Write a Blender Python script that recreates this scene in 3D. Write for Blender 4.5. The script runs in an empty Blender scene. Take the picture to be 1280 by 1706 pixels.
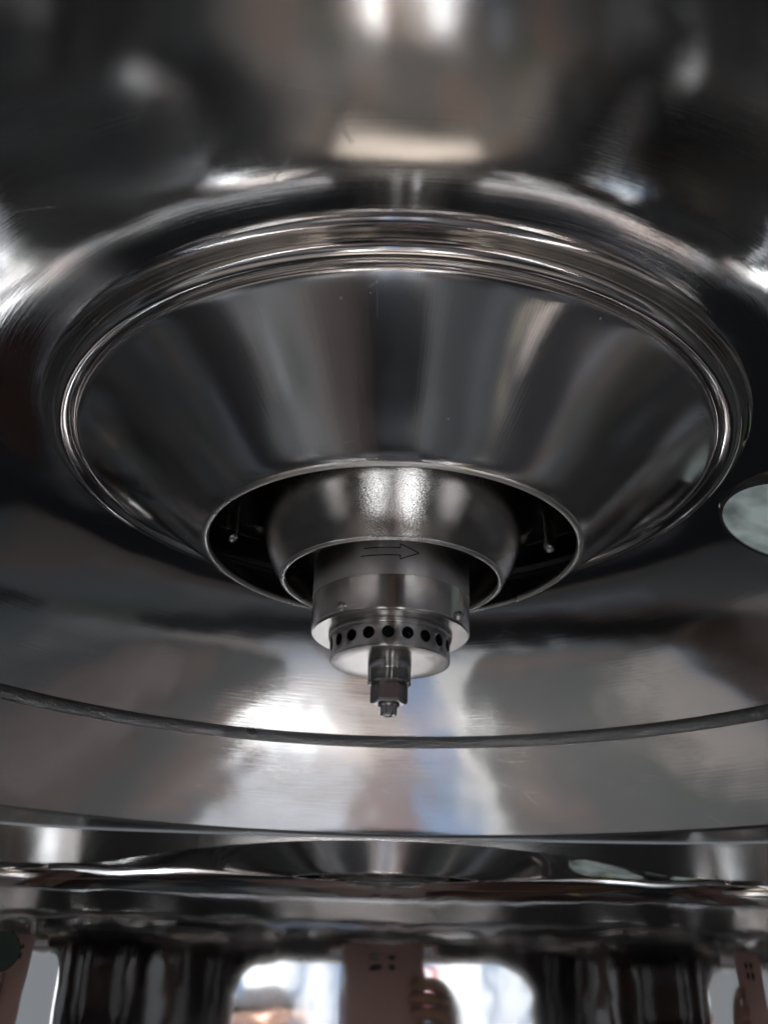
import bpy, bmesh, math, random
from mathutils import Vector, Matrix, Euler
random.seed(7)
S = 0.33          # metres per layout unit (camera to atomiser axis = 1 unit)
Z0 = 1.80         # lens height above the hall floor
PI = math.pi
sc = bpy.context.scene

# ------------------------------------------------------------------ camera
cam_d = bpy.data.cameras.new('camera'); cam = bpy.data.objects.new('camera', cam_d)
sc.collection.objects.link(cam); sc.camera = cam
PITCH, YAW, ROLL = math.radians(26.17), math.radians(0.62), math.radians(1.5)
cam.location = (0, -S, Z0)
R = Matrix.Rotation(YAW, 4, 'Z') @ Matrix.Rotation(PI/2 + PITCH, 4, 'X') @ Matrix.Rotation(ROLL, 4, 'Z')
cam.rotation_euler = R.to_euler()
cam_d.sensor_fit = 'HORIZONTAL'
cam_d.lens = 5.6
cam_d.sensor_width = 5.6*1280/1520
cam_d.clip_start = 0.004; cam_d.clip_end = 100
cam_d.dof.use_dof = True
cam_d.dof.focus_distance = 0.345
cam_d.dof.aperture_fstop = 3.4

# ------------------------------------------------------------------ world / exposure
w = bpy.data.worlds.new('World'); sc.world = w; w.use_nodes = True
bg = w.node_tree.nodes['Background']
bg.inputs[0].default_value = (0.86, 0.93, 1.0, 1); bg.inputs[1].default_value = 0.30
sc.view_settings.view_transform = 'Standard'; sc.view_settings.look = 'None'
sc.view_settings.gamma = 1; sc.view_settings.use_curve_mapping = False
sc.view_settings.exposure = 0.25
cy = sc.cycles
cy.max_bounces = 14; cy.glossy_bounces = 14; cy.diffuse_bounces = 3
cy.sample_clamp_indirect = 40.0; cy.use_denoising = True
cy.blur_glossy = 0.0

def area(name, loc, target, sx, sy, power, col):
    d = bpy.data.lights.new(name, 'AREA'); d.shape = 'RECTANGLE'; d.size = sx; d.size_y = sy
    d.energy = power; d.color = col
    o = bpy.data.objects.new(name, d); sc.collection.objects.link(o)
    o.location = loc
    o.rotation_euler = (Vector(target)-Vector(loc)).to_track_quat('-Z', 'Y').to_euler()
    return o
# lamps added to light the panel and the floor pieces mirrored in steel
def beam(name, loc, target, sx, sy, power, col, spread):
    o = area(name, loc, target, sx, sy, power, col); o.data.spread = math.radians(spread); return o
beam('panel_fill', (0.2, -2.6, 3.6), (0, -5, 1.7), 1.2, 0.6, 48, (0.95, 0.98, 1.0), 80)  # added to brighten the mirrored panel
beam('hall_floor_fill', (-0.3, -3.6, 4.4), (0, -3.9, 0), 2.2, 0.5, 185, (0.94, 0.97, 1.0), 26)  # added to light the pale sheets that the guide ring mirrors
beam('rear_mat_fill', (0.25, 2.5, 1.45), (0.0, 0.05, 0), 0.16, 0.12, 0.45, (0.92, 0.96, 1.0), 8)  # added fill on the striped mat, no window there
beam('rear_strip_fill', (0.2, 2.3, 1.9), (0.18, 0.38, 0), 0.10, 0.08, 3.0, (0.95, 0.97, 1.0), 7)  # pair of fills added for the white strips mirrored in the housing
beam('rear_strip_fill', (-0.2, 2.3, 1.9), (-0.19, 0.38, 0), 0.10, 0.08, 3.0, (0.98, 0.96, 0.93), 7)
beam('side_fill', (-2.6, 1.0, 1.9), (0.0, -0.1, 0), 0.8, 0.5, 11, (0.80, 0.90, 1.0), 45)  # added fill for the floor under the dryer, no window there
beam('warm_rear_fill', (1.2, 3.6, 2.6), (0.0, 1.4, 0), 0.25, 0.9, 26, (1.0, 0.90, 0.80), 40)  # added warm fill on the cream slab behind the dryer

# ------------------------------------------------------------------ materials
def mat(name, col, metal=0.0, rough=0.5, bump=None, spots=None, emis=None, trans=0):
    m = bpy.data.materials.new(name); m.use_nodes = True
    nt = m.node_tree; b = nt.nodes['Principled BSDF']
    b.inputs['Base Color'].default_value = (*col, 1); b.inputs['Metallic'].default_value = metal
    b.inputs['Roughness'].default_value = max(rough, 0.85) if (metal == 0 and rough >= 0.5) else rough
    if metal == 0 and rough >= 0.5: b.inputs['Specular IOR Level'].default_value = 0.08
    if trans: b.inputs['Transmission Weight'].default_value = trans
    if emis: b.inputs['Emission Color'].default_value = (*emis[0], 1); b.inputs['Emission Strength'].default_value = emis[1]
    return m

def steel(name, col=(0.60, 0.585, 0.57), rough=0.10, wave=(5, 0.0), fine=(60, 0.0), brush=None, rvar=0.05, grain=None, specks=False, aniso=0, scratch=0):
    """polished sheet: slow dents + fine orange peel + optional brushing along an axis"""
    m = mat(name, col, 1.0, rough); nt = m.node_tree; N = nt.nodes; L = nt.links
    b = N['Principled BSDF']
    tc = N.new('ShaderNodeTexCoord')
    geo = N.new('ShaderNodeNewGeometry')
    P = geo.outputs['Position']
    def noise(scale, detail=2, vec=None, rgh=0.5):
        n = N.new('ShaderNodeTexNoise'); n.inputs['Scale'].default_value = scale
        n.inputs['Detail'].default_value = detail; n.inputs['Roughness'].default_value = rgh
        L.new(vec if vec else P, n.inputs['Vector']); return n
    last = None
    def bump(src, dist, strength=1.0):
        nonlocal last
        bn = N.new('ShaderNodeBump'); bn.inputs['Distance'].default_value = dist; bn.inputs['Strength'].default_value = strength
        L.new(src, bn.inputs['Height'])
        if last: L.new(last, bn.inputs['Normal'])
        last = bn.outputs['Normal']
    if wave[1]: bump(noise(wave[0], 0).outputs['Fac'], wave[1])
    if fine[1]: bump(noise(fine[0], 1).outputs['Fac'], fine[1])
    if brush:   # (sx, sy, sz, distance): stretched noise in cylindrical coords
        mp = N.new('ShaderNodeMapping'); mp.inputs['Scale'].default_value = brush[:3]
        # cylindrical coordinates about the vessel axis
        sep = N.new('ShaderNodeSeparateXYZ'); L.new(P, sep.inputs[0])
        at = N.new('ShaderNodeMath'); at.operation = 'ARCTAN2'; L.new(sep.outputs[0], at.inputs[0]); 
        ng = N.new('ShaderNodeMath'); ng.operation = 'MULTIPLY'; ng.inputs[1].default_value = -1; L.new(sep.outputs[1], ng.inputs[0])
        L.new(ng.outputs[0], at.inputs[1])
        ln = N.new('ShaderNodeVectorMath'); ln.operation = 'LENGTH'
        cxy = N.new('ShaderNodeCombineXYZ'); L.new(sep.outputs[0], cxy.inputs[0]); L.new(sep.outputs[1], cxy.inputs[1])
        L.new(cxy.outputs[0], ln.inputs[0])
        cb = N.new('ShaderNodeCombineXYZ'); L.new(at.outputs[0], cb.inputs[0]); L.new(ln.outputs['Value'], cb.inputs[1]); L.new(sep.outputs[2], cb.inputs[2])
        L.new(cb.outputs[0], mp.inputs['Vector'])
        bump(noise(1.0, 4, mp.outputs[0], 0.65).outputs['Fac'], brush[3])
    if grain: bump(noise(grain[0], 2, None, 0.7).outputs['Fac'], grain[1])
    # roughness varies where the polish is uneven
    nr = noise(9, 4); mr = N.new('ShaderNodeMapRange')
    mr.inputs['From Min'].default_value = 0.3; mr.inputs['From Max'].default_value = 0.7
    mr.inputs['To Min'].default_value = max(0.01, rough-rvar); mr.inputs['To Max'].default_value = rough+rvar
    L.new(nr.outputs['Fac'], mr.inputs['Value'])
    rout = mr.outputs[0]
    if specks:
        v = N.new('ShaderNodeTexVoronoi'); v.inputs['Scale'].default_value = 70; L.new(P, v.inputs['Vector'])
        cr = N.new('ShaderNodeMath'); cr.operation = 'LESS_THAN'; cr.inputs[1].default_value = 0.035; L.new(v.outputs['Distance'], cr.inputs[0])
        mx = N.new('ShaderNodeMath'); mx.operation = 'MAXIMUM'
        mu = N.new('ShaderNodeMath'); mu.operation = 'MULTIPLY'; mu.inputs[1].default_value = 0.7; L.new(cr.outputs[0], mu.inputs[0])
        L.new(mu.outputs[0], mx.inputs[0]); L.new(rout, mx.inputs[1]); rout = mx.outputs[0]
    if scratch:
        for k, (sx, sy, sz, rz) in enumerate(((9, 70, 70, 0.5), (70, 8, 60, -0.3), (12, 80, 60, 1.2))):
            mp2 = N.new('ShaderNodeMapping'); mp2.inputs['Scale'].default_value = (sx, sy, sz); mp2.inputs['Rotation'].default_value = (0.2*k, 0.3, rz)
            L.new(P, mp2.inputs['Vector'])
            v2 = N.new('ShaderNodeTexVoronoi'); v2.feature = 'DISTANCE_TO_EDGE'; v2.inputs['Scale'].default_value = 0.55; L.new(mp2.outputs[0], v2.inputs['Vector'])
            lt = N.new('ShaderNodeMath'); lt.operation = 'LESS_THAN'; lt.inputs[1].default_value = 0.0035; L.new(v2.outputs['Distance'], lt.inputs[0])
            nm = noise(19+7*k, 1); gt = N.new('ShaderNodeMath'); gt.operation = 'GREATER_THAN'; gt.inputs[1].default_value = 0.68; L.new(nm.outputs['Fac'], gt.inputs[0])
            ml = N.new('ShaderNodeMath'); ml.operation = 'MULTIPLY'; L.new(lt.outputs[0], ml.inputs[0]); L.new(gt.outputs[0], ml.inputs[1])
            ms = N.new('ShaderNodeMath'); ms.operation = 'MULTIPLY_ADD'; ms.inputs[1].default_value = scratch; L.new(ml.outputs[0], ms.inputs[0]); L.new(rout, ms.inputs[2])
            rout = ms.outputs[0]
    L.new(rout, b.inputs['Roughness'])
    # faint staining of the metal
    nc = noise(6, 3); mc = N.new('ShaderNodeMix'); mc.data_type = 'RGBA'
    mc.inputs['A'].default_value = (*[c*0.86 for c in col], 1); mc.inputs['B'].default_value = (*[min(1, c*1.1) for c in col], 1)
    L.new(nc.outputs['Fac'], mc.inputs['Factor']); L.new(mc.outputs['Result'], b.inputs['Base Color'])
    if last: L.new(last, b.inputs['Normal'])
    if aniso:      # turned finish: light spreads across the machining rings
        b.inputs['Anisotropic'].default_value = aniso; b.inputs['Anisotropic Rotation'].default_value = 0.25
        tn = N.new('ShaderNodeTangent'); tn.direction_type = 'RADIAL'; tn.axis = 'Z'; L.new(tn.outputs[0], b.inputs['Tangent'])
    return m

M_lid = steel('polished_lid_steel', (0.58, 0.575, 0.565), 0.07, (6, 0.0036), (24, 0.00035), brush=(6, 900, 900, 0.00002), rvar=0.03, scratch=0.10)
M_wall = steel('polished_wall_steel', (0.68, 0.67, 0.665), 0.035, (7, 0.00022), (40, 0.00006), rvar=0.02)
M_cone = steel('mirror_cone_steel', (0.56, 0.545, 0.54), 0.125, (9, 0.0038), (30, 0.00020), brush=(160, 6, 6, 0.000010), scratch=0.10, specks=True)
M_bead = steel('bright_bead_steel', (0.64, 0.62, 0.61), 0.085, (13, 0.0030), (40, 0.0002), rvar=0.03)
M_ring = steel('satin_ring_steel', (0.62, 0.60, 0.575), 0.10, (14, 0.0012), grain=(1800, 0.00007), aniso=0.97)
M_edge = steel('ground_edge_steel', (0.66, 0.65, 0.63), 0.28, (20, 0.001), grain=(1500, 0.0001))
M_turn = steel('turned_steel', (0.55, 0.535, 0.52), 0.19, (10, 0.0), brush=(3, 10, 2600, 0.00002), rvar=0.02, aniso=0.98)
M_face = steel('faced_steel', (0.72, 0.69, 0.66), 0.26, (10, 0.0), brush=(1, 4200, 1, 0.00003), rvar=0.03)
M_dark = steel('darker_steel', (0.34, 0.335, 0.33), 0.22, (10, 0.0))  # even darker steel tone for flange, duct ceiling, pegs and frames
M_seam = steel('weld_steel', (0.16, 0.16, 0.16), 0.30, (10, 0.0), grain=(500, 0.0006))
M_black = mat('flat_black', (0.02, 0.02, 0.022), 0, 0.5)
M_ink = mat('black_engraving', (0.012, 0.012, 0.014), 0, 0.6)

# ------------------------------------------------------------------ helpers
def link(name, me, m, parent=None, smooth=True):
    o = bpy.data.objects.new(name, me); sc.collection.objects.link(o)
    if m: me.materials.append(m)
    if smooth:
        for p in me.polygons: p.use_smooth = True
    if parent:
        o.parent = parent; o.location = -parent.location
    return o
def tag(o, label, cat, group=None, kind=None):
    if label: o['label'] = label
    if cat: o['category'] = cat
    if group: o['group'] = group
    if kind: o['kind'] = kind
    return o
def thing(name, loc, label, cat, group=None):
    o = bpy.data.objects.new(name, None); sc.collection.objects.link(o)
    o.empty_display_size = 0.02
    o.location = loc
    return tag(o, label, cat, group)
def W(x, y, h):            # layout units, axis at the origin -> metres
    return Vector((x*S, y*S, Z0 + h*S))
def sharp(me, deg=35):
    bm = bmesh.new(); bm.from_mesh(me)
    for e in bm.edges:
        if len(e.link_faces) == 2 and e.calc_face_angle(0) > math.radians(deg): e.smooth = False
    bm.to_mesh(me); bm.free()
def lathe(prof, seg=128, closed=True, radial=None, cx=0, cy=0):
    """prof: (r,h) pairs in units; closed profile makes a solid ring; r==0 allowed"""
    bm = bmesh.new(); rings = []
    for r, h in prof:
        if r < 1e-6: rings.append([bm.verts.new(W(cx, cy, h))]); continue
        rg = []
        for i in range(seg):
            a = 2*PI*i/seg
            k = radial(a, h) if radial else 1
            rg.append(bm.verts.new(W(cx + r*k*math.sin(a), cy + r*k*math.cos(a), h)))
        rings.append(rg)
    n = len(rings)
    for j in range(n if closed else n-1):
        A, B = rings[j], rings[(j+1) % n]
        if len(A) == 1 and len(B) == 1: continue
        for i in range(seg):
            k = (i+1) % seg
            try:
                if len(A) == 1: bm.faces.new((A[0], B[k], B[i]))
                elif len(B) == 1: bm.faces.new((A[i], A[k], B[0]))
                else: bm.faces.new((A[i], A[k], B[k], B[i]))
            except ValueError: pass
    bmesh.ops.recalc_face_normals(bm, faces=bm.faces)
    me = bpy.data.meshes.new('m'); bm.to_mesh(me); bm.free()
    sharp(me); return me
def spline(pts, n=12):
    out = []
    P = [pts[0]] + list(pts) + [pts[-1]]
    for i in range(1, len(P)-2):
        for k in range(n):
            t = k/n; a, b, c, d = P[i-1], P[i], P[i+1], P[i+2]
            out.append(tuple(0.5*((2*b[q])+(-a[q]+c[q])*t+(2*a[q]-5*b[q]+4*c[q]-d[q])*t*t+(-a[q]+3*b[q]-3*c[q]+d[q])*t**3) for q in (0, 1)))
    out.append(pts[-1]); return out
def offset(prof, t):
    """second skin of an open profile, t units to its left"""
    out = []
    for i, p in enumerate(prof):
        a = prof[max(0, i-1)]; b = prof[min(len(prof)-1, i+1)]
        dx, dy = b[0]-a[0], b[1]-a[1]; l = math.hypot(dx, dy) or 1
        out.append((p[0]-dy/l*t, p[1]+dx/l*t))
    return out
def solid(prof, t): return prof + offset(prof, t)[::-1]
def boolean(o, cutters, op='DIFFERENCE'):
    for c in cutters:
        md = o.modifiers.new('b', 'BOOLEAN'); md.operation = op; md.object = c; md.solver = 'EXACT'
    dg = bpy.context.evaluated_depsgraph_get(); dg.update()
    me = bpy.data.meshes.new_from_object(o.evaluated_get(dg))
    o.modifiers.clear(); o.data = me
    for c in cutters: bpy.data.objects.remove(c)
    sharp(me)
def tube(path, r, seg=10, closed=False, caps=True):
    bm = bmesh.new(); rings = []; n = len(path)
    prevx = None
    for i, p in enumerate(path):
        a = path[(i-1) % n] if (closed or i) else path[0]
        b = path[(i+1) % n] if (closed or i < n-1) else path[-1]
        d = (Vector(b)-Vector(a)).normalized()
        x = d.orthogonal().normalized() if prevx is None else (prevx - d*prevx.dot(d)).normalized()
        prevx = x; y = d.cross(x)
        rr = r[i] if isinstance(r, (list, tuple)) else r
        rings.append([bm.verts.new(Vector(p)+(x*math.cos(2*PI*k/seg)+y*math.sin(2*PI*k/seg))*rr) for k in range(seg)])
    for j in range(n if closed else n-1):
        A, B = rings[j], rings[(j+1) % n]
        for k in range(seg): bm.faces.new((A[k], A[(k+1) % seg], B[(k+1) % seg], B[k]))
    if caps and not closed:
        bm.faces.new(rings[0][::-1]); bm.faces.new(rings[-1])
    bmesh.ops.recalc_face_normals(bm, faces=bm.faces)
    me = bpy.data.meshes.new('m'); bm.to_mesh(me); bm.free(); sharp(me, 50); return me
def rbox(cx, cy, cz, sx, sy, sz, bev=0.0, seg=3, M=None):
    bm = bmesh.new(); bmesh.ops.create_cube(bm, size=1)
    bmesh.ops.scale(bm, vec=(sx, sy, sz), verts=bm.verts)
    if bev: bmesh.ops.bevel(bm, geom=bm.edges[:], offset=bev, segments=seg, affect='EDGES', profile=0.5)
    if M: bmesh.ops.transform(bm, matrix=M, verts=bm.verts)
    else: bmesh.ops.translate(bm, vec=(cx, cy, cz), verts=bm.verts)
    me = bpy.data.meshes.new('m'); bm.to_mesh(me); bm.free(); return me

# ------------------------------------------------------------------ the vessel: lid
lid_in = spline([(0.36, 0.566), (0.42, 0.560), (0.50, 0.546), (0.61, 0.503), (0.70, 0.452), (0.80, 0.385), (0.90, 0.312), (1.0, 0.235)], 8)
lid = thing('steel_dome', W(0, 0, 0.57), 'domed mirror polished steel lid roofing the whole dryer, seen from below', 'dome')
link('shell', lathe(solid(lid_in, 0.03), 256), M_lid, lid)
# ring weld between crown and knuckle
seam = []
for i in range(9):
    a = PI*i/8 ; seam.append((0.800 + 0.0135*math.cos(a)*0.8 - 0.001, 0.3843 - 0.0048*math.sin(a) - 0.0135*math.cos(a)*0.67))
link('weld_seam', lathe([(r, h) for r, h in seam] + [(0.792, 0.41), (0.812, 0.395)], 256), M_seam, lid)
# flange ring where the lid meets the body
def plan(a, h=0):          # a = 0 is the far side (+y); flatter there, so mirrored things keep their shape
    b = abs((a + PI) % (2*PI) - PI)
    arc = lambda q: -5*math.cos(q) + math.sqrt(25*math.cos(q)**2 + 11)
    b0, b1, rend = 0.52, 1.15, 1.24
    if b <= b0: return arc(b)
    if b >= b1: return rend
    r0 = arc(b0); m0 = (arc(b0+1e-4)-r0)/1e-4*(b1-b0); t = (b-b0)/(b1-b0)
    return (2*t**3-3*t**2+1)*r0 + (t**3-2*t**2+t)*m0 + (-2*t**3+3*t**2)*rend
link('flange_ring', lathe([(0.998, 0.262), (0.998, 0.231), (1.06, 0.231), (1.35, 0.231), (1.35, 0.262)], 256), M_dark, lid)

# ------------------------------------------------------------------ the vessel: body wall, with its door opening
def wall_r(h):             # the rolled lip leans out, up to 8 degrees
    r, x = 1.0, 0.112
    while x < h:
        t = min(1, (x-0.112)/0.058); r += math.tan(math.radians(8.2*(3*t*t-2*t**3)))*0.001; x += 0.001
    return r
body = thing('drying_chamber', W(0, 0, -1.2), 'mirror polished steel dryer body wall curving across the bottom of the photo', 'chamber')
hs = [-1.20 + 0.07*i for i in range(18)]; hs = [h for h in hs if h < 0.0] + [0.02*i for i in range(0, 5)] + [0.1+0.004*i for i in range(0, 32)] + [0.2285]
wp = [(wall_r(h), h) for h in hs]
wall = link('wall', lathe(solid(wp, -0.03), 240, radial=plan), M_wall, body)
# rounded rectangular door opening on the near side
def door_outline(hw, top, bot, rad, n=8):
    pts = []
    for cx, cz, a0 in ((hw-rad, top-rad, 0), (-hw+rad, top-rad, 90), (-hw+rad, bot+rad, 180), (hw-rad, bot+rad, 270)):
        for k in range(n+1):
            a = math.radians(a0 + 90*k/n); pts.append((cx+rad*math.cos(a), cz+rad*math.sin(a)))
    return pts
DO = door_outline(0.39, -0.008, -1.05, 0.12)
bm = bmesh.new()
A = [bm.verts.new(W(x, -0.9, z)) for x, z in DO]; B = [bm.verts.new(W(x, -1.6, z)) for x, z in DO]
for i in range(len(A)):
    j = (i+1) % len(A); bm.faces.new((A[i], A[j], B[j], B[i]))
bm.faces.new(A); bm.faces.new(B[::-1]); bmesh.ops.recalc_face_normals(bm, faces=bm.faces)
me = bpy.data.meshes.new('cut'); bm.to_mesh(me); bm.free()
cut = bpy.data.objects.new('cut', me); sc.collection.objects.link(cut)
boolean(wall, [cut])
RN = plan(PI)    # near radius
DO2 = door_outline(0.403, 0.005, -1.063, 0.13)
pth = [W(x, -math.sqrt(max(0, RN*RN - x*x)) - 0.006, z) for x, z in DO2]
link('door_rim', tube(pth, 0.012*S, 10, closed=True), M_edge, body)

# ------------------------------------------------------------------ air disperser: bead, cone, rim
disp = thing('air_disperser', W(0, 0, 0.56), 'large inverted cone of polished steel with a rounded bead hanging from the lid', 'air disperser')
bead = [(0.352, 0.578), (0.428, 0.577), (0.4225, 0.5600), (0.4170, 0.5578), (0.4148, 0.5555)]
for i in range(15):
    a = math.radians(-5 - 155*i/14)
    bead.append((0.3985 + 0.0150*math.cos(a), 0.5530 + 0.0130*math.sin(a)))
bead += [(0.3835, 0.5445), (0.3815, 0.5425)]
link('bead', lathe(bead + [(0.36, 0.55)], 256), M_bead, disp)
cone_out = spline([(0.3815, 0.5425), (0.372, 0.5395), (0.33, 0.513), (0.27, 0.4715), (0.235, 0.4465), (0.2235, 0.4365)], 8)
link('cone', lathe(solid(cone_out, -0.006), 256), M_cone, disp)
# rolled bottom edge
rr = [(0.2205 + 0.0042*math.cos(a), 0.4375 + 0.0042*math.sin(a)) for a in [2*PI*i/12 for i in range(12)]]
link('rim', lathe(rr, 256), M_edge, disp)
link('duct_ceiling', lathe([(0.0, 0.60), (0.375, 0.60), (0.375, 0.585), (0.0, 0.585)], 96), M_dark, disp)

# ------------------------------------------------------------------ inner guide ring
gr = thing('guide_ring', W(0, 0, 0.5), 'satin steel flared ring nested inside the big cone, around the atomiser body', 'guide ring')
ip = spline([(0.215, 0.583), (0.192, 0.52), (0.168, 0.466), (0.147, 0.425), (0.1335, 0.403), (0.131, 0.399)], 8)
link('flared_wall', lathe(solid(ip, -0.007), 192), M_ring, gr)
rr = [(0.1275 + 0.0038*math.cos(a), 0.3995 + 0.0034*math.sin(a)) for a in [2*PI*i/12 for i in range(12)]]
link('rim', lathe(rr, 192), M_edge, gr)

# ------------------------------------------------------------------ support pegs in the gap
def peg(x, y, h, label):
    pr = [(0, h)] + [(0.0085*math.sin(a), h + 0.0085 - 0.0085*math.cos(a)) for a in [PI/2*i/6 for i in range(1, 7)]] + [(0.0085, 0.583), (0, 0.583)]
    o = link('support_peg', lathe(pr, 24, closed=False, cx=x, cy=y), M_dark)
    return tag(o, label, 'peg', 'round pegs in the dark gap between the cones')
peg(-0.199, 0.03, 0.460, 'round ended steel peg in the dark gap left of the inner ring')
peg(0.193, 0.02, 0.451, 'round ended steel peg in the dark gap right of the inner ring')

# ------------------------------------------------------------------ atomiser
at = thing('rotary_atomizer', W(0, 0, 0.583), 'turned steel rotary atomiser head hanging from the centre of the cone', 'atomiser')
link('housing', lathe([(0, 0.583), (0.094, 0.583), (0.094, 0.545), (0.0905, 0.54), (0.0909, 0.3755), (0.0909, 0.3370), (0.0905, 0.3348), (0.0895, 0.3335), (0, 0.3335)], 160, closed=False), M_turn, at)
link('bottom_face', lathe([(0.0, 0.3332), (0.0885, 0.3332), (0.0885, 0.3325), (0.0, 0.3325)], 160, closed=False), M_face, at)
# upper sleeve band, a little proud, with turning marks
link('sleeve_band', lathe([(0.0912, 0.43), (0.0912, 0.3735), (0.0902, 0.3735), (0.0902, 0.43)], 160), steel('banded_steel', (0.58, 0.56, 0.55), 0.36, (10, 0), brush=(2, 10, 2000, 0.00006), aniso=0.9), at)
# engraved outline arrow pointing right
def arc_strip(a0, h0, a1, h1, wd, r=0.0914):
    """thin raised line on the cylinder; a in radians, 0 = towards the camera"""
    bm = bmesh.new(); n = 10
    p0 = Vector((a0*r, h0)); p1 = Vector((a1*r, h1)); d = (p1-p0).normalized(); q = Vector((-d.y, d.x))*wd/2
    rows = []
    for i in range(n+1):
        c = p0.lerp(p1, i/n); row = []
        for sgn in (-1, 1):
            e = c + q*sgn
            for rad in (r, r+0.0004):
                aa = e.x/r
                row.append(bm.verts.new(W(rad*math.sin(aa), -rad*math.cos(aa), e.y)))
        rows.append(row)
    for i in range(n):
        a, b = rows[i], rows[i+1]
        for k, l in ((0, 1), (1, 3), (3, 2), (2, 0)): bm.faces.new((a[k], a[l], b[l], b[k]))
    bm.faces.new((rows[0][0], rows[0][2], rows[0][3], rows[0][1])); bm.faces.new((rows[-1][0], rows[-1][1], rows[-1][3], rows[-1][2]))
    bmesh.ops.recalc_face_normals(bm, faces=bm.faces)
    return bm
def merge(bms):
    out = bmesh.new()
    for b in bms:
        me = bpy.data.meshes.new('t'); b.to_mesh(me); out.from_mesh(me); b.free(); bpy.data.meshes.remove(me)
    me = bpy.data.meshes.new('m'); out.to_mesh(me); out.free(); return me
lw = 0.0010; hm = 0.4005
segs = [(-0.34, hm+0.0045, 0.10, hm+0.0045), (-0.38, hm-0.0045, 0.10, hm-0.0045), (0.10, hm+0.0045, 0.10, hm+0.009),
        (0.10, hm-0.0045, 0.10, hm-0.009), (0.10, hm+0.009, 0.33, hm), (0.10, hm-0.009, 0.33, hm)]
link('engraved_arrow', merge([arc_strip(a, b-0.001, c, d-0.001, lw) for a, b, c, d in segs]), M_ink, at, smooth=False)
# set screws low on the housing
for az in (-0.62, 0.95):
    for_r = 0.0905
    c = W(for_r*math.sin(az), -for_r*math.cos(az), 0.3405); n = Vector((math.sin(az), -math.cos(az), 0))
    s_ = link('set_screw', tube([c - n*0.003, c + n*0.0012, c + n*0.0016], [0.0052*S*1.0, 0.0052*S, 0.004*S], 14), M_turn, at)
    link('hex_socket', tube([c + n*0.0012, c + n*0.0018], 0.0026*S, 6), M_ink, s_)
# perforated wheel
RD = 0.0683
wheel = link('perforated_wheel', lathe([(0.0, 0.3323), (0.0702, 0.3323), (0.0706, 0.3315), (0.0706, 0.3285), (0.0700, 0.3272), (RD, 0.3268), (RD, 0.3032), (0.0676, 0.3012), (0.0668, 0.3009), (0.046, 0.3009), (0.0, 0.3009)], 160, closed=False), M_turn, at)
wheel.data.materials.append(M_face)
cuts = []
for i in range(20):
    a = 2*PI*i/20 + math.radians(-2)
    n = Vector((math.sin(a), -math.cos(a), 0)); c = W(0, 0, 0.3160)
    t = tube([c + n*(0.052*S), c + n*(0.075*S)], 0.0068*S, 24)
    t.materials.append(M_black)
    o = bpy.data.objects.new('c', t); sc.collection.objects.link(o); cuts.append(o)
# cut all holes at once with one joined cutter
bms = []
for c_ in cuts:
    b = bmesh.new(); b.from_mesh(c_.data); bms.append(b)
for c_ in cuts: bpy.data.objects.remove(c_)
cm = merge(bms); cm.materials.append(M_black)
co = bpy.data.objects.new('c', cm); sc.collection.objects.link(co)
boolean(wheel, [co])
for p in wheel.data.polygons:
    p.use_smooth = True
    if p.normal.z < -0.95 and (p.center.z) < Z0 + 0.3011*S: p.material_index = 1
# black plugs painting in the shade at the blind ends of the outlet holes
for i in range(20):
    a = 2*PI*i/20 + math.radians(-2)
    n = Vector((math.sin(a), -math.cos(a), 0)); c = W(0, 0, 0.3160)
    link('hole_shade', tube([c + n*(0.0525*S), c + n*(0.0545*S)], 0.0066*S, 20), M_ink, at)
# stem with thread, hex nut and slotted tip
pr = [(0, 0.3008), (0.0245, 0.3008), (0.0243, 0.2915)]
h = 0.2915
pr += [(0.0238, 0.2905)]
h = 0.2900
while h > 0.2795:
    pr += [(0.0240, h), (0.0232, h-0.0007)]; h -= 0.0014
pr += [(0.0246, 0.2785), (0.0246, 0.2772), (0.0205, 0.2755), (0, 0.2755)]
link('threaded_stem', lathe(pr, 96, closed=False), M_turn, at)
bm = bmesh.new()
RN_, rings = 0.0212, []
for h_, k in ((0.2765, 0.90), (0.2745, 1.0), (0.2570, 1.0), (0.2548, 0.90)):
    rings.append([bm.verts.new(W(RN_*k*math.sin(math.radians(60*i+30)), -RN_*k*math.cos(math.radians(60*i+30)), h_)) for i in range(6)])
for j in range(3):
    for i in range(6): bm.faces.new((rings[j][i], rings[j][(i+1) % 6], rings[j+1][(i+1) % 6], rings[j+1][i]))
bm.faces.new(rings[0]); bm.faces.new(rings[-1]); bmesh.ops.recalc_face_normals(bm, faces=bm.faces)
bmesh.ops.bevel(bm, geom=bm.edges[:], offset=0.0006*S, segments=2, affect='EDGES')
me = bpy.data.meshes.new('m'); bm.to_mesh(me); bm.free()
link('hex_nut', me, M_turn, at, smooth=False)
tip = link('nozzle_tip', lathe([(0, 0.2550), (0.0118, 0.2550), (0.0122, 0.2530), (0.0098, 0.2512), (0.0094, 0.2430), (0.0082, 0.2415), (0.0045, 0.2412), (0.0040, 0.2470), (0, 0.2475)], 48, closed=False), M_turn, at)
for a in (0.5, 0.5+PI/2):
    bx = bpy.data.objects.new('c', rbox(0, 0, 0, 0.03*S, 0.0028*S, 0.006*S, M=Matrix.Translation(W(0, 0, 0.2412)) @ Matrix.Rotation(a, 4, 'Z')))
    sc.collection.objects.link(bx); boolean(tip, [bx])

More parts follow.
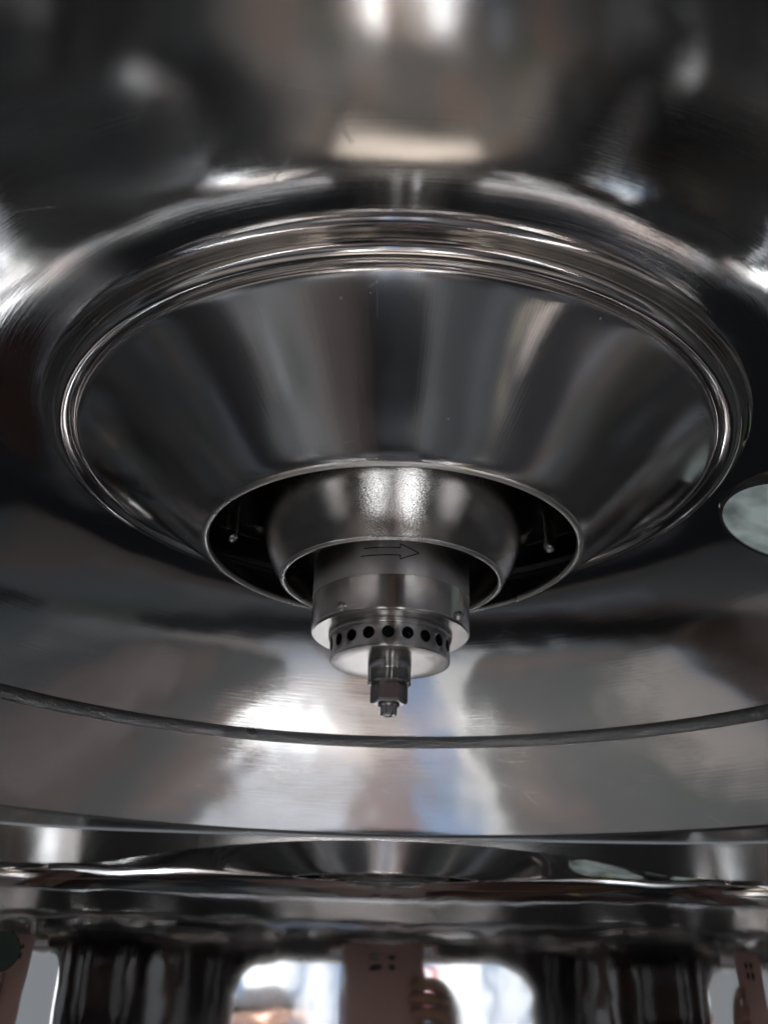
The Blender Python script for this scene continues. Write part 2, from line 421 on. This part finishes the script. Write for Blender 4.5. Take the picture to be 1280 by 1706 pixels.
# ------------------------------------------------------------------ sight glasses
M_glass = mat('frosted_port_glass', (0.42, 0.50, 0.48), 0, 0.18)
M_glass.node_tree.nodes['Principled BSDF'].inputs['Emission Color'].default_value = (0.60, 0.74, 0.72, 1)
M_glass.node_tree.nodes['Principled BSDF'].inputs['Emission Strength'].default_value = 0.15  # mottled glow stands in for daylight behind the glass
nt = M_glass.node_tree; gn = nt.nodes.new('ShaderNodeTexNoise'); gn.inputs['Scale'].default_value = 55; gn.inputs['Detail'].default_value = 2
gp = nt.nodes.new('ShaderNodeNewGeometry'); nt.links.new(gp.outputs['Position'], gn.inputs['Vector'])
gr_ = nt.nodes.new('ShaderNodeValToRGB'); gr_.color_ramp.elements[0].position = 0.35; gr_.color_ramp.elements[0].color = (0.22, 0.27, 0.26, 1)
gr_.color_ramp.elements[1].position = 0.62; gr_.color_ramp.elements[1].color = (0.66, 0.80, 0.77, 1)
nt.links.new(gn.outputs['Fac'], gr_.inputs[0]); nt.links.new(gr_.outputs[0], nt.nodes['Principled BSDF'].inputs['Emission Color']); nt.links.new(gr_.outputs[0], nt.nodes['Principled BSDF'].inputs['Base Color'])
def lid_h(r):
    for i in range(len(lid_in)-1):
        a, b = lid_in[i], lid_in[i+1]
        if a[0] <= r <= b[0]: return a[1] + (b[1]-a[1])*(r-a[0])/(b[0]-a[0]), math.atan2(b[1]-a[1], b[0]-a[0])
    return 0.235, -0.65
def sight(p, n, rad, label, fm=None, gm=None):
    n = Vector(n).normalized(); t = (Vector((0, 0, 1)) - n*n.z).normalized(); u = t.cross(n).normalized()
    root = thing('sight_glass', p, label, 'sight glass')
    def disc(rr, d0, d1, ri=None):
        bm = bmesh.new(); seg = 48
        def ring(q, d): return [bm.verts.new(p + (u*math.cos(2*PI*i/seg)+t*math.sin(2*PI*i/seg))*q*S + n*d*S) for i in range(seg)]
        R_ = [ring(rr, d0), ring(rr, d1)]
        if ri: R_ += [ring(ri, d1), ring(ri, d0)]
        m = len(R_)
        for j in range(m if ri else 1):
            A, B = R_[j], R_[(j+1) % m]
            for i in range(seg): bm.faces.new((A[i], A[(i+1) % seg], B[(i+1) % seg], B[i]))
        if not ri: bm.faces.new(R_[0]); bm.faces.new(R_[1])
        bmesh.ops.recalc_face_normals(bm, faces=bm.faces)
        me = bpy.data.meshes.new('m'); bm.to_mesh(me); bm.free(); sharp(me); return me
    link('glass', disc(rad, -0.004, 0.006), gm or M_glass, root)
    link('frame', disc(rad*1.05, -0.004, 0.008, rad), fm or M_dark, root)
    return root, p, u, t, n
az = math.radians(82); hh, sl = lid_h(0.532)
nn = Vector((math.sin(az)*math.sin(sl), math.cos(az)*math.sin(sl), -math.cos(sl)))
root, p, u, t, n = sight(W(0.532*math.sin(az), 0.532*math.cos(az), hh-0.006), nn, 0.090, 'pale green round sight glass in the lid at the right edge')
az = math.radians(-38.3); pr_ = plan(az)
sight(W(pr_*math.sin(az)*0.992, pr_*math.cos(az)*0.992, 0.0), (-math.sin(az), -math.cos(az), 0), 0.034, 'small dark rimmed round sight glass in the lower wall at the left edge', M_dark, mat('dark_port_glass', (0.10, 0.14, 0.12), 0, 0.08))
# tell-tale scratch and a yellow-green sticker on it
link('scratch', tube([p + (u*0.02 - t*0.03)*S + n*0.0065*S, p + (-u*0.02 + t*0.004)*S + n*0.0065*S], 0.0007*S*1.4, 6), M_ink, root)
link('sticker', rbox(0, 0, 0, 0.016*S, 0.03*S, 0.001, M=Matrix.Translation(p + n*0.008*S + u*0.055*S) @ Matrix((u, t, n)).transposed().to_4x4()), mat('yellow_green_sticker', (0.55, 0.75, 0.05), 0, 0.5), root)

# ------------------------------------------------------------------ hall floor and what the door looks out on
fm = mat('patchwork_floor', (0.026, 0.025, 0.024), 0, 0.9); fm.node_tree.nodes['Principled BSDF'].inputs['Specular IOR Level'].default_value = 0.1
nt = fm.node_tree; tcg = nt.nodes.new('ShaderNodeNewGeometry')
mpf = nt.nodes.new('ShaderNodeMapping'); mpf.inputs['Scale'].default_value = (6.5, 4.5, 1); mpf.inputs['Rotation'].default_value = (0, 0, 0.25)
nt.links.new(tcg.outputs['Position'], mpf.inputs['Vector'])
vo = nt.nodes.new('ShaderNodeTexVoronoi'); vo.distance = 'CHEBYCHEV'; vo.inputs['Scale'].default_value = 1.0; vo.inputs['Randomness'].default_value = 0.9
nt.links.new(mpf.outputs[0], vo.inputs['Vector'])
sp = nt.nodes.new('ShaderNodeSeparateColor'); nt.links.new(vo.outputs['Color'], sp.inputs[0])
cr = nt.nodes.new('ShaderNodeValToRGB'); cr.color_ramp.interpolation = 'CONSTANT'
els = [(0.0, (0.1, 0.1, 0.1)), (0.30, (0.14, 0.115, 0.105)), (0.45, (0.11, 0.115, 0.12)), (0.62, (0.17, 0.165, 0.165)), (0.74, (0.085, 0.092, 0.08)), (0.86, (0.3, 0.27, 0.25)), (0.91, (0.15, 0.115, 0.105)), (0.96, (0.19, 0.21, 0.25))]  # patchwork tones invented so the steel mirrors broken pale and dark patches
cr.color_ramp.elements[0].position = 0; cr.color_ramp.elements[0].color = (*els[0][1], 1)
cr.color_ramp.elements[1].position = els[1][0]; cr.color_ramp.elements[1].color = (*els[1][1], 1)
for p_, c_ in els[2:]:
    e = cr.color_ramp.elements.new(p_); e.color = (*c_, 1)
nt.links.new(sp.outputs[0], cr.inputs[0]); nt.links.new(cr.outputs[0], nt.nodes['Principled BSDF'].inputs['Base Color'])
bm = bmesh.new(); bmesh.ops.create_grid(bm, x_segments=1, y_segments=1, size=12)
me = bpy.data.meshes.new('m'); bm.to_mesh(me); bm.free()
fl = link('floor', me, fm, smooth=False); fl['kind'] = 'structure'

# white folded panels
M_pw = mat('white_panel', (0.70, 0.71, 0.72), 0, 0.6); M_pb = mat('blue_grey_panel', (0.10, 0.16, 0.26), 0, 0.6)
def panel_wall():
    pts = []; x = -0.40
    while x < 0.40:
        pts += [(x, 0, 0), (x+0.034, 0.0, 1), (x+0.040, 0.012, 1), (x+0.060, 0.012, 1), (x+0.066, 0.0, 0)]; x += 0.078
    bm = bmesh.new(); rows = []
    for (px, py, _) in pts:
        rows.append([bm.verts.new((px, -5.0+py, 0.02)), bm.verts.new((px, -5.0+py, 3.2)), bm.verts.new((px, -5.03+py, 3.2)), bm.verts.new((px, -5.03+py, 0.02))])
    for i, (a, b) in enumerate(zip(rows, rows[1:])):
        for k in range(4):
            f = bm.faces.new((a[k], a[(k+1) % 4], b[(k+1) % 4], b[k])); f.material_index = 1 if pts[i][2] and (i//5) % 3 != 1 else 0
    bm.faces.new(rows[0]); bm.faces.new(rows[-1]); bmesh.ops.recalc_face_normals(bm, faces=bm.faces)
    me = bpy.data.meshes.new('m'); bm.to_mesh(me); bm.free(); return me
pw = link('panel_wall', panel_wall(), M_pw, smooth=False); pw.data.materials.append(M_pb)
tag(pw, 'white ribbed panel with blue grey folds, mirrored brightly through the door opening', 'panel')
# small notice with a red edge hanging in front of the panel
nt_ = thing('notice_card', (0.105, -4.9, 1.70), 'small white notice card with a red right edge, right of the mirrored phone', 'notice')
link('card', rbox(0.098, -4.9, 1.68, 0.045, 0.004, 0.16), M_pw, nt_, smooth=False)
link('red_edge', rbox(0.130, -4.9, 1.67, 0.018, 0.006, 0.20), mat('red_edge', (0.45, 0.03, 0.03), 0, 0.5), nt_, smooth=False)
link('printed_mark', rbox(0.098, -4.8965, 1.70, 0.014, 0.002, 0.02), M_ink, nt_, smooth=False)
link('stand', tube([(0.105, -4.91, 0), (0.105, -4.91, 1.62)], 0.006, 10), M_ink, nt_)
# unseen pieces added on the floor to shape what the steel mirrors
def flat(name, x, y, sx, sy, h, m, label, cat, rot=0, group=None):
    M = Matrix.Translation((x, y, h/2+0.002)) @ Matrix.Rotation(rot, 4, 'Z')
    return tag(link(name, rbox(0, 0, 0, sx, sy, h, min(0.003, h*0.3), M=M), m, smooth=False), label, cat, group)
fmat = thing('reflection_mat', (0, -0.14, 0), 'striped pale and blue mat added below the nozzle to be mirrored in the lid', 'mat')  # made up for the bright striped column in the far lid
for x0, x1, nm, cc in ((0.055, 0.135, 'white', (0.40, 0.41, 0.44)), (-0.012, 0.055, 'rose', (0.17, 0.125, 0.12)), (-0.085, -0.012, 'blue', (0.17, 0.22, 0.32)), (-0.13, -0.085, 'ivory', (0.46, 0.45, 0.44))):
    link('stripe', rbox((x0+x1)/2, -0.14, 0.006, x1-x0-0.001, 0.60, 0.008, 0.001), mat(nm+'_cloth', cc, 0, 0.7), fmat, smooth=False)
flat('reflection_sheet', 0.0, -4.72, 1.0, 0.40, 0.006, mat('pale_sheet', (0.78, 0.79, 0.80), 0, 0.6), 'pale sheet added in front of the ribbed panel for its reflection', 'sheet')  # pale sheets made up as bright bands for ring and wheel
flat('reflection_sheet', 1.15, -3.7, 0.75, 1.7, 0.006, M_pw, 'pale sheet added right of the ribbed panel for its reflection', 'sheet')
flat('reflection_sheet', -1.15, -3.7, 0.75, 1.7, 0.006, M_pw, 'pale sheet added left of the ribbed panel for its reflection', 'sheet')
flat('reflection_strip', 0.17, 0.42, 0.11, 0.30, 0.006, M_pw, 'long white paper strip added beyond the striped mat for its reflection, on the photographer side', 'paper', 0.08)  # strips made up to put vertical bright bands on the housing
flat('reflection_strip', -0.19, 0.42, 0.11, 0.30, 0.006, M_pw, 'long white paper strip added beyond the striped mat for its reflection, away from the photographer', 'paper', -0.10)
flat('white_glint_card', -1.00, -0.42, 0.035, 0.22, 0.006, M_pw, 'slim white card added far out beside the brown box as a glint in the cone', 'card', 0.5)  # cards made up as small glints on the cone sides
flat('cream_glint_card', 1.06, -0.36, 0.05, 0.20, 0.006, mat('cream_glint_card', (0.75, 0.62, 0.46), 0, 0.6), 'cream card added far out on the photographer side as a glint in the cone', 'card', -0.6)
flat('white_glint_card', 1.45, -0.12, 0.03, 0.26, 0.006, M_pw, 'slim white card added beyond the cream card as a glint in the cone', 'card', 0.3)
flat('yellow_glint', -0.62, -1.16, 0.03, 0.16, 0.006, mat('yellow_glint', (0.85, 0.66, 0.30), 0, 0.6), 'small yellow strip added outside the door, mirrored as a streak in the lid', 'strap', 0.5)  # made up for a warm streak in the lid
flat('darkening_sheet', 0.0, -2.25, 3.6, 1.35, 0.006, mat('charcoal_sheet', (0.022, 0.022, 0.024), 0, 0.9), 'wide charcoal sheet added between the paper strips and the pale sheets to darken the mirrored floor', 'carpet')  # added dark area, keeps the mirrored rear floor dim
flat('darkening_mat', 0.0, -0.60, 0.50, 0.24, 0.006, M_black, 'black mat added just inside the door line to darken the cone reflection', 'mat')  # black mats added to darken cone centre and housing sides
flat('darkening_mat', 0.62, 0.22, 0.60, 0.62, 0.006, M_black, 'black mat added beyond the dusty pink box to darken the housing reflection', 'mat')
flat('darkening_mat', -0.62, 0.22, 0.60, 0.62, 0.006, M_black, 'black mat added beyond the brown box to darken the housing reflection', 'mat')
flat('reflector', -0.03, 1.58, 0.60, 0.95, 0.10, mat('cream_reflector', (0.74, 0.70, 0.66), 0, 0.7), 'flat cream carton added beyond the dryer, mirrored as a pale patch in the lid', 'reflector', 0.12)  # made up for the pale patch in the near lid
flat('tint_box', -0.42, -0.50, 0.20, 0.34, 0.20, mat('brown_tint', (0.075, 0.058, 0.052), 0, 0.8), 'brown box added left of the pale mat to tint the reflections', 'box', 0.3)  # boxes made up to bring brown and pink into the reflections
flat('tint_box', 0.40, -0.16, 0.18, 0.22, 0.14, mat('dusty_pink_tint', (0.17, 0.135, 0.13), 0, 0.8), 'dusty pink box added right of the pale mat to tint the reflections', 'box', -0.2)

# ------------------------------------------------------------------ phone held over the lens side
RC = cam.rotation_euler.to_matrix().to_4x4()
def PM(x, y, z): return Matrix.Translation(cam.location) @ RC @ Matrix.Translation((x, y, z))     # local frame of the phone, +z towards the photographer
M_phone = mat('rose_brown_phone', (0.42, 0.27, 0.24), 0.0, 0.35)
M_screen = mat('phone_screen', (0.02, 0.02, 0.025), 0, 0.15, emis=((0.5, 0.5, 0.55), 0.25))
ph = thing('phone', PM(0, 0, 0.006).to_translation(), 'rose brown phone held up in one hand, mirrored in the lower wall', 'phone')
link('phone_body', rbox(0, 0, 0, 0.074, 0.155, 0.008, 0.0035, 4, PM(0, -0.050, 0.0090)), M_phone, ph)
link('screen', rbox(0, 0, 0, 0.069, 0.148, 0.0006, 0, 3, PM(0, -0.050, 0.0133)), M_screen, ph)
link('camera_bump', rbox(0, 0, 0, 0.020, 0.020, 0.0022, 0.0009, 3, PM(0, 0, 0.0040)), M_phone, ph)
for dx, dy in ((-0.0065, 0.0065), (0.0065, 0.0065), (-0.0065, -0.0065), (0.0065, -0.0065)):
    q = PM(dx, dy, 0.0028)
    link('lens', tube([q @ Vector((0, 0, 0.0005)), q @ Vector((0, 0, -0.0004))], 0.0042, 20), mat('lens_glass', (0.01, 0.01, 0.02), 0, 0.05), ph)

# ------------------------------------------------------------------ people
def skin_body(name, nodes, edges, root, mats, pick, levels=2):
    """one continuous skinned mesh; nodes {name: ((x,y,z), radius)}"""
    me = bpy.data.meshes.new('m'); keys = list(nodes)
    me.from_pydata([nodes[k][0] for k in keys], [(keys.index(a), keys.index(b)) for a, b in edges], [])
    o = bpy.data.objects.new(name, me); sc.collection.objects.link(o)
    o.modifiers.new('s', 'SKIN'); o.modifiers.new('u', 'SUBSURF').levels = levels
    for i, k in enumerate(keys):
        r = nodes[k][1]; sv = me.skin_vertices[0].data[i]
        sv.radius = r if isinstance(r, tuple) else (r, r); sv.use_root = (k == root)
    dg = bpy.context.evaluated_depsgraph_get(); dg.update()
    m2 = bpy.data.meshes.new_from_object(o.evaluated_get(dg)); o.modifiers.clear(); o.data = m2
    for m in mats: m2.materials.append(m)
    for p in m2.polygons: p.use_smooth = True; p.material_index = pick(p.center)
    return o
M_skin = mat('skin', (0.30, 0.18, 0.135), 0, 0.5); M_hair = mat('black_hair', (0.008, 0.007, 0.007), 0, 0.9); M_hair.node_tree.nodes['Principled BSDF'].inputs['Specular IOR Level'].default_value = 0.1
M_brown = mat('dark_brown_jacket', (0.055, 0.030, 0.026), 0, 0.8); M_trou = mat('dark_trousers', (0.02, 0.022, 0.03), 0, 0.8)
M_shoe = mat('black_shoe', (0.015, 0.015, 0.015), 0, 0.5); M_white = mat('pale_shirt', (0.55, 0.57, 0.60), 0, 0.8)
def head_parts(o, c, fwd, hs=1.0):
    """face and hair round head centre c, looking along fwd (unit vector)"""
    f = Vector(fwd).normalized(); sd = f.cross(Vector((0, 0, 1))).normalized(); up = sd.cross(f)
    B = Matrix((sd, f, up)).transposed().to_4x4(); c = Vector(c)
    def ell(nm, loc, sc3, m, cutz=None):
        bm = bmesh.new(); bmesh.ops.create_uvsphere(bm, u_segments=32, v_segments=20, radius=1)
        if cutz: bmesh.ops.delete(bm, geom=[v for v in bm.verts if cutz(v.co)], context='VERTS')
        bmesh.ops.transform(bm, matrix=Matrix.Translation(c) @ B @ Matrix.Translation(loc) @ Matrix.Diagonal((*sc3, 1)), verts=bm.verts)
        me = bpy.data.meshes.new('m'); bm.to_mesh(me); bm.free()
        q = link(nm, me, m); q.parent = o; return q
    ell('hair', (0, -0.012, 0.018), (0.083*hs, 0.102*hs, 0.112*hs), M_hair, lambda v: v.z < -0.35 or (v.y > 0.35 and v.z < 0.22))
    for s_ in (-1, 1):
        ell('eye', (0.031*s_, 0.080*hs, 0.002), (0.014, 0.010, 0.008), M_ink)
        ell('eyebrow', (0.031*s_, 0.087*hs, 0.022), (0.019, 0.006, 0.004), M_hair)
        ell('ear', (0.078*s_, -0.004, -0.006), (0.010, 0.019, 0.030), M_skin)
    ell('nose', (0, 0.094*hs, -0.020), (0.013, 0.019, 0.022), M_skin)
    ell('mouth', (0, 0.083*hs, -0.056), (0.024, 0.008, 0.007), mat('lips', (0.35, 0.13, 0.12), 0, 0.5))

def figure(name, cx, cy, top, fwd_y, hands, label, coat, head_at):
    """standing person; hands: None = arms hanging, else {side: (elbow, wrist, fingers...)}"""
    z = top
    N = {'pelvis': ((cx, cy, z-0.78), (0.15, 0.11)), 'waist': ((cx, cy, z-0.62), (0.14, 0.10)), 'chest': ((cx, cy, z-0.42), (0.17, 0.115)),
         'neckbase': ((cx, cy, z-0.285), (0.075, 0.065)), 'neck': ((cx, cy+0.012*fwd_y, z-0.225), 0.055),
         'jaw': ((head_at[0], head_at[1]+0.02*fwd_y, z-0.165), (0.062, 0.072)), 'head': ((head_at[0], head_at[1], z-0.105), (0.078, 0.094)), 'crown': ((head_at[0], head_at[1]-0.008*fwd_y, z-0.045), (0.062, 0.074))}
    E = [('pelvis', 'waist'), ('waist', 'chest'), ('chest', 'neckbase'), ('neckbase', 'neck'), ('neck', 'jaw'), ('jaw', 'head'), ('head', 'crown')]
    for s_, t in ((-1, 'l'), (1, 'r')):
        HH = hands and hands.get(s_)
        N['sh'+t] = ((cx+0.17*s_, cy, z-0.33), 0.066)
        E.append(('chest', 'sh'+t))
        if HH:
            H = HH
            N['el'+t] = (H['elbow'], 0.047); N['wr'+t] = (H['wrist'], 0.028); N['pa'+t] = (H['palm'], (0.030, 0.016))
            N['kn_'+t] = (H['knuckle'], (0.036, 0.013))
            E += [('sh'+t, 'el'+t), ('el'+t, 'wr'+t), ('wr'+t, 'pa'+t), ('pa'+t, 'kn_'+t)]
            for fi, chain in enumerate(H['fingers']):
                prev = 'kn_'+t if fi < 4 else 'pa'+t
                for q, pt in enumerate(chain):
                    k = 'f%d%d%s' % (fi, q, t); N[k] = (pt, 0.0092 - 0.0009*q); E.append((prev, k)); prev = k
        else:
            x = cx+0.225*s_
            N['el'+t] = ((x, cy-0.01*fwd_y, z-0.61), 0.044); N['wr'+t] = ((x+0.01*s_, cy+0.05*fwd_y, z-0.85), 0.027)
            N['kn_'+t] = ((x+0.01*s_, cy+0.07*fwd_y, z-0.93), (0.018, 0.034)); E += [('sh'+t, 'el'+t), ('el'+t, 'wr'+t), ('wr'+t, 'kn_'+t)]
            for fi in range(4):
                dy = (-0.028+0.0187*fi)*fwd_y; k0 = 'f%d0%s' % (fi, t); k1 = 'f%d1%s' % (fi, t); L_ = (0.068, 0.08, 0.076, 0.062)[fi]
                N[k0] = ((x+0.012*s_, cy+0.07*fwd_y+dy*1.2, z-0.955-L_*0.45), 0.0088); N[k1] = ((x+0.004*s_, cy+0.07*fwd_y+dy*1.25, z-0.955-L_), 0.0078)
                E += [('kn_'+t, k0), (k0, k1)]
            N['th0'+t] = ((x-0.01*s_, cy+0.115*fwd_y, z-0.90), 0.010); N['th1'+t] = ((x-0.014*s_, cy+0.125*fwd_y, z-0.94), 0.009); E += [('wr'+t, 'th0'+t), ('th0'+t, 'th1'+t)]
        N['hip'+t] = ((cx+0.085*s_, cy, z-0.86), 0.088); N['knee'+t] = ((cx+0.10*s_, cy+0.01*fwd_y, 0.47*z/1.68), 0.056)
        N['ank'+t] = ((cx+0.105*s_, cy-0.01*fwd_y, 0.085), 0.038); N['toe'+t] = ((cx+0.115*s_, cy+0.15*fwd_y, 0.038), (0.044, 0.032))
        N['heel'+t] = ((cx+0.105*s_, cy-0.045*fwd_y, 0.042), 0.036)
        E += [('pelvis', 'hip'+t), ('hip'+t, 'knee'+t), ('knee'+t, 'ank'+t), ('ank'+t, 'toe'+t), ('ank'+t, 'heel'+t)]
    wr = [Vector(N['wr'+t][0]) for t in 'lr']
    el = [Vector(N['el'+t][0]) for t in 'lr']
    kn = [Vector(N['kn_'+t][0]) for t in 'lr']
    hc = Vector(N['head'][0])
    def pick(p):
        for e, w_, k in zip(el, wr, kn):
            ax = (w_-e).normalized()
            if (p-w_).dot(ax) > -0.005 and (p-w_).length < 0.24 and (p-k).length < 0.16: return 0
        if (p-hc).length < 0.175 and p.z > N['neck'][0][2]-0.01: return 0
        if p.z < 0.10: return 3
        if p.z < z-0.82 and abs(p.x-cx) < 0.205: return 2
        return 1
    o = skin_body(name, N, E, 'pelvis', [M_skin, coat, M_trou, M_shoe], pick)
    tag(o, label, 'person')
    return o, hc
# photographer: arms raised, the phone gripped at its two long edges
def grip(s_):
    # phone frame: x right, y up, z towards the photographer
    q = lambda x, y, z_: tuple(PM(x, y, z_).to_translation())
    H = {}
    H['wrist'] = q(0.050*s_, -0.150, 0.066); H['palm'] = q(0.052*s_, -0.100, 0.046); H['knuckle'] = q(0.058*s_, -0.068, 0.030)
    H['elbow'] = (0.12, -0.62, Z0-0.40)
    F = []
    for i, y in enumerate((-0.034, -0.052, -0.070, -0.088)):
        L_ = (1, 1.1, 1.02, 0.85)[i]
        F.append([q(0.053*s_, y, 0.012), q(0.046*s_, y+0.003, -0.003), q((0.046-0.022*L_)*s_, y+0.004, -0.004)])
    F.append([q(0.040*s_, -0.075, 0.042), q(0.024*s_, -0.062, 0.028), q(0.008*s_, -0.052, 0.023)])
    H['fingers'] = F; return H
o, hc = figure('person', 0.50, -0.86, 1.66, 1, {-1: grip(1)}, 'person in a dark brown jacket holding the phone up with one hand', M_brown, (0.48, -0.845))
head_parts(o, hc, (-0.6, 1, 0.1))
o2, hc2 = figure('person', -0.24, -4.1, 1.655, 1, None, 'black haired person in a pale shirt standing behind, mirrored low left in the doorway', M_white, (-0.24, -4.1))
head_parts(o2, hc2, (-0.1, 1, 0.0))
